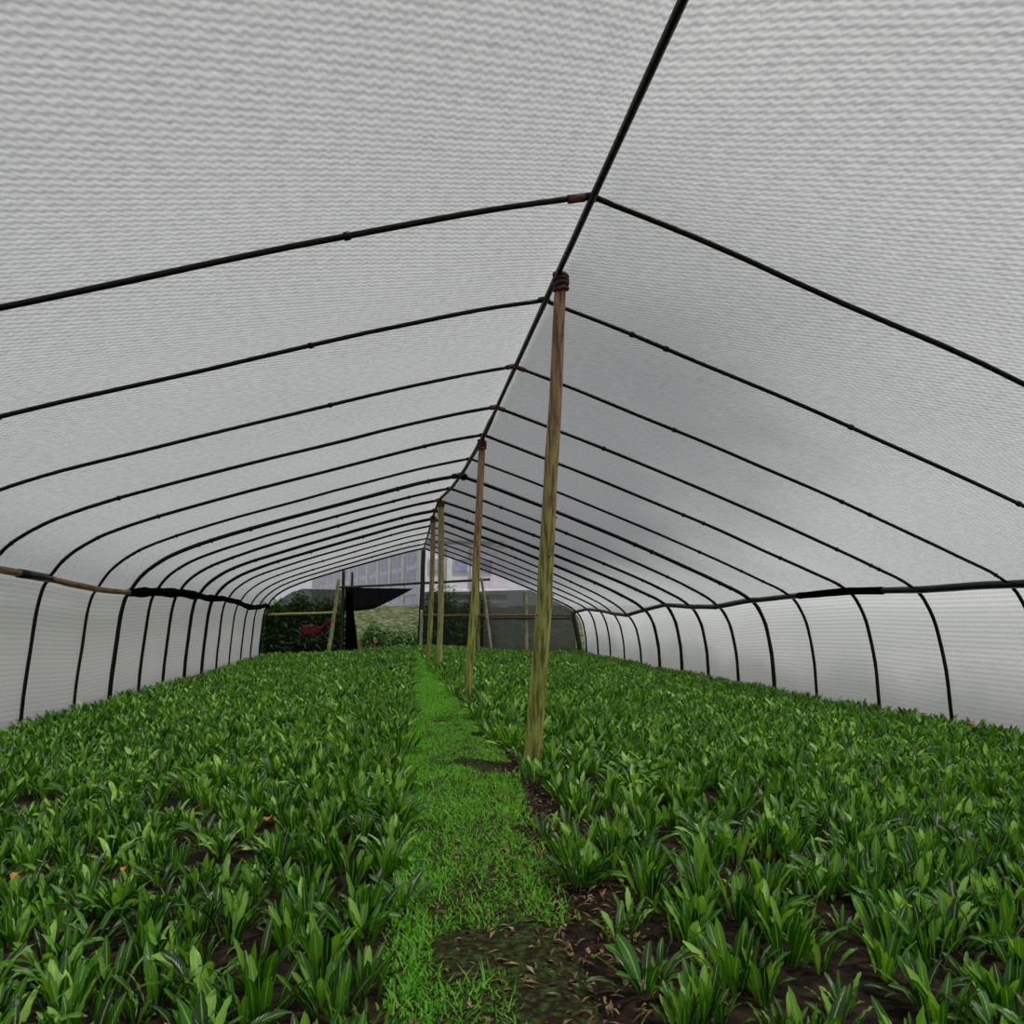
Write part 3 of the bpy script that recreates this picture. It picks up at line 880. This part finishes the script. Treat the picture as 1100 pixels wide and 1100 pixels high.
shrub((-4.1, 34.2, .0), .95, .8, 2.35, 2300, 'middle one of the dark bushes behind the black net', 6, 1.6)
shrub((-2.9, 34.1, .0), .9, .8, 2.1, 2200, 'rightmost dark bush behind the black net and leaning bamboo', 7, 1.6)

# scrap heap behind the black net
random.seed(5)
V, F = [], []
n1, n2 = 28, 12
for i in range(n1):
    for j in range(n2):
        s, t = i / (n1 - 1), j / (n2 - 1)
        z = 1.05 + .35 * s + .10 * math.sin(s * 9) - .32 * t * (1.2 - .5 * s) + .06 * nz2(s * 6, t * 4, 1.3)
        V.append((-3.75 + 1.25 * s, 30.75 - .25 * t + .08 * nz2(s * 5, t * 3, 1.2, 3), z))
for i in range(n1 - 1):
    for j in range(n2 - 1):
        a = i * n2 + j
        F.append((a, a + 1, a + n2 + 1, a + n2))
o = link('red_cloth', new_mesh('red_cloth', V, F), M['red_cloth'])
md = o.modifiers.new('thick', 'SOLIDIFY'); md.thickness = .015
tag(o, 'crumpled red cloth lying over the heap behind the black net', 'cloth')
mb = MB()
for k in range(26):
    a = Vector((random.uniform(-4.3, -2.5), random.uniform(30.6, 31.6), random.uniform(.05, .9)))
    b = a + Vector((random.uniform(-.7, .7), random.uniform(-.3, .3), random.uniform(-.2, .45)))
    b.z = max(.04, b.z)
    m_ = (a + b) / 2 + Vector((0, 0, random.uniform(-.1, .1)))
    mb.tube([a, m_, b], [.03, .026, .015], 6)
o = mb.build('stick_heap', M['stick']); tag(o, 'heap of grey sticks and scrap under the red cloth', 'heap', kind='stuff')
bpy_s = MB(); V = []
for i in range(7):
    for j in range(12):
        ph, th = math.pi * i / 6, 2 * math.pi * j / 12
        rr = .14 * (1 + .25 * nz2(i, j, .7))
        V.append((rr * 1.4 * math.sin(ph) * math.cos(th), rr * math.sin(ph) * math.sin(th), .4 + rr * .8 * math.cos(ph) if False else .12 + rr * .8 * math.cos(ph)))
F = [(i * 12 + j, i * 12 + (j + 1) % 12, (i + 1) * 12 + (j + 1) % 12, (i + 1) * 12 + j) for i in range(6) for j in range(12)]
o = link('stone', new_mesh('stone', V, F), M['stone']); o.location = (-3.25, 30.45, .45)
tag(o, 'pale stone lying on the heap behind the black net', 'stone')

# ------------------------------------------------------------------ light, sky, camera
w = bpy.data.worlds.new('World'); sc.world = w; w.use_nodes = True
nt = w.node_tree
for n in list(nt.nodes): nt.nodes.remove(n)
tcw = N(nt, 'ShaderNodeTexCoord'); spw = N(nt, 'ShaderNodeSeparateXYZ'); nt.links.new(tcw.outputs['Generated'], spw.inputs[0])
mr = N(nt, 'ShaderNodeMapRange'); mr.inputs[1].default_value = -.05; mr.inputs[2].default_value = .9
nt.links.new(spw.outputs[2], mr.inputs[0])
skyc = ramp(nt, mr.outputs[0], [(0, (.82, .84, .90)), (1, (1.0, 1.0, 1.0))])
bg = N(nt, 'ShaderNodeBackground'); bg.inputs[1].default_value = 1.0
nt.links.new(skyc, bg.inputs[0])
ow = N(nt, 'ShaderNodeOutputWorld'); nt.links.new(bg.outputs[0], ow.inputs[0])
sl = bpy.data.lights.new('sun', 'SUN'); sl.energy = 7.5; sl.angle = math.radians(6); sl.color = (1, .98, .95)
so = bpy.data.objects.new('sun', sl); C.objects.link(so)
so.rotation_euler = Vector((.38, -.22, 1.0)).to_track_quat('Z', 'Y').to_euler()

cam = bpy.data.cameras.new('camera'); co = bpy.data.objects.new('camera', cam); C.objects.link(co)
cam.sensor_width = 36; cam.sensor_fit = 'HORIZONTAL'; cam.lens = 36 * 830 / 1100
cam.clip_end = 500; cam.clip_start = .05
co.location = (0, 0, CAMZ); co.rotation_euler = (math.pi / 2 + PHI, 0, -THETA)
sc.camera = co
sc.view_settings.view_transform = 'Standard'
sc.view_settings.look = 'None'
sc.view_settings.gamma = 1
sc.view_settings.exposure = -1.0
sc.view_settings.use_curve_mapping = False
sc.cycles.use_denoising = True
sc.cycles.max_bounces = 10
sc.cycles.transparent_max_bounces = 24
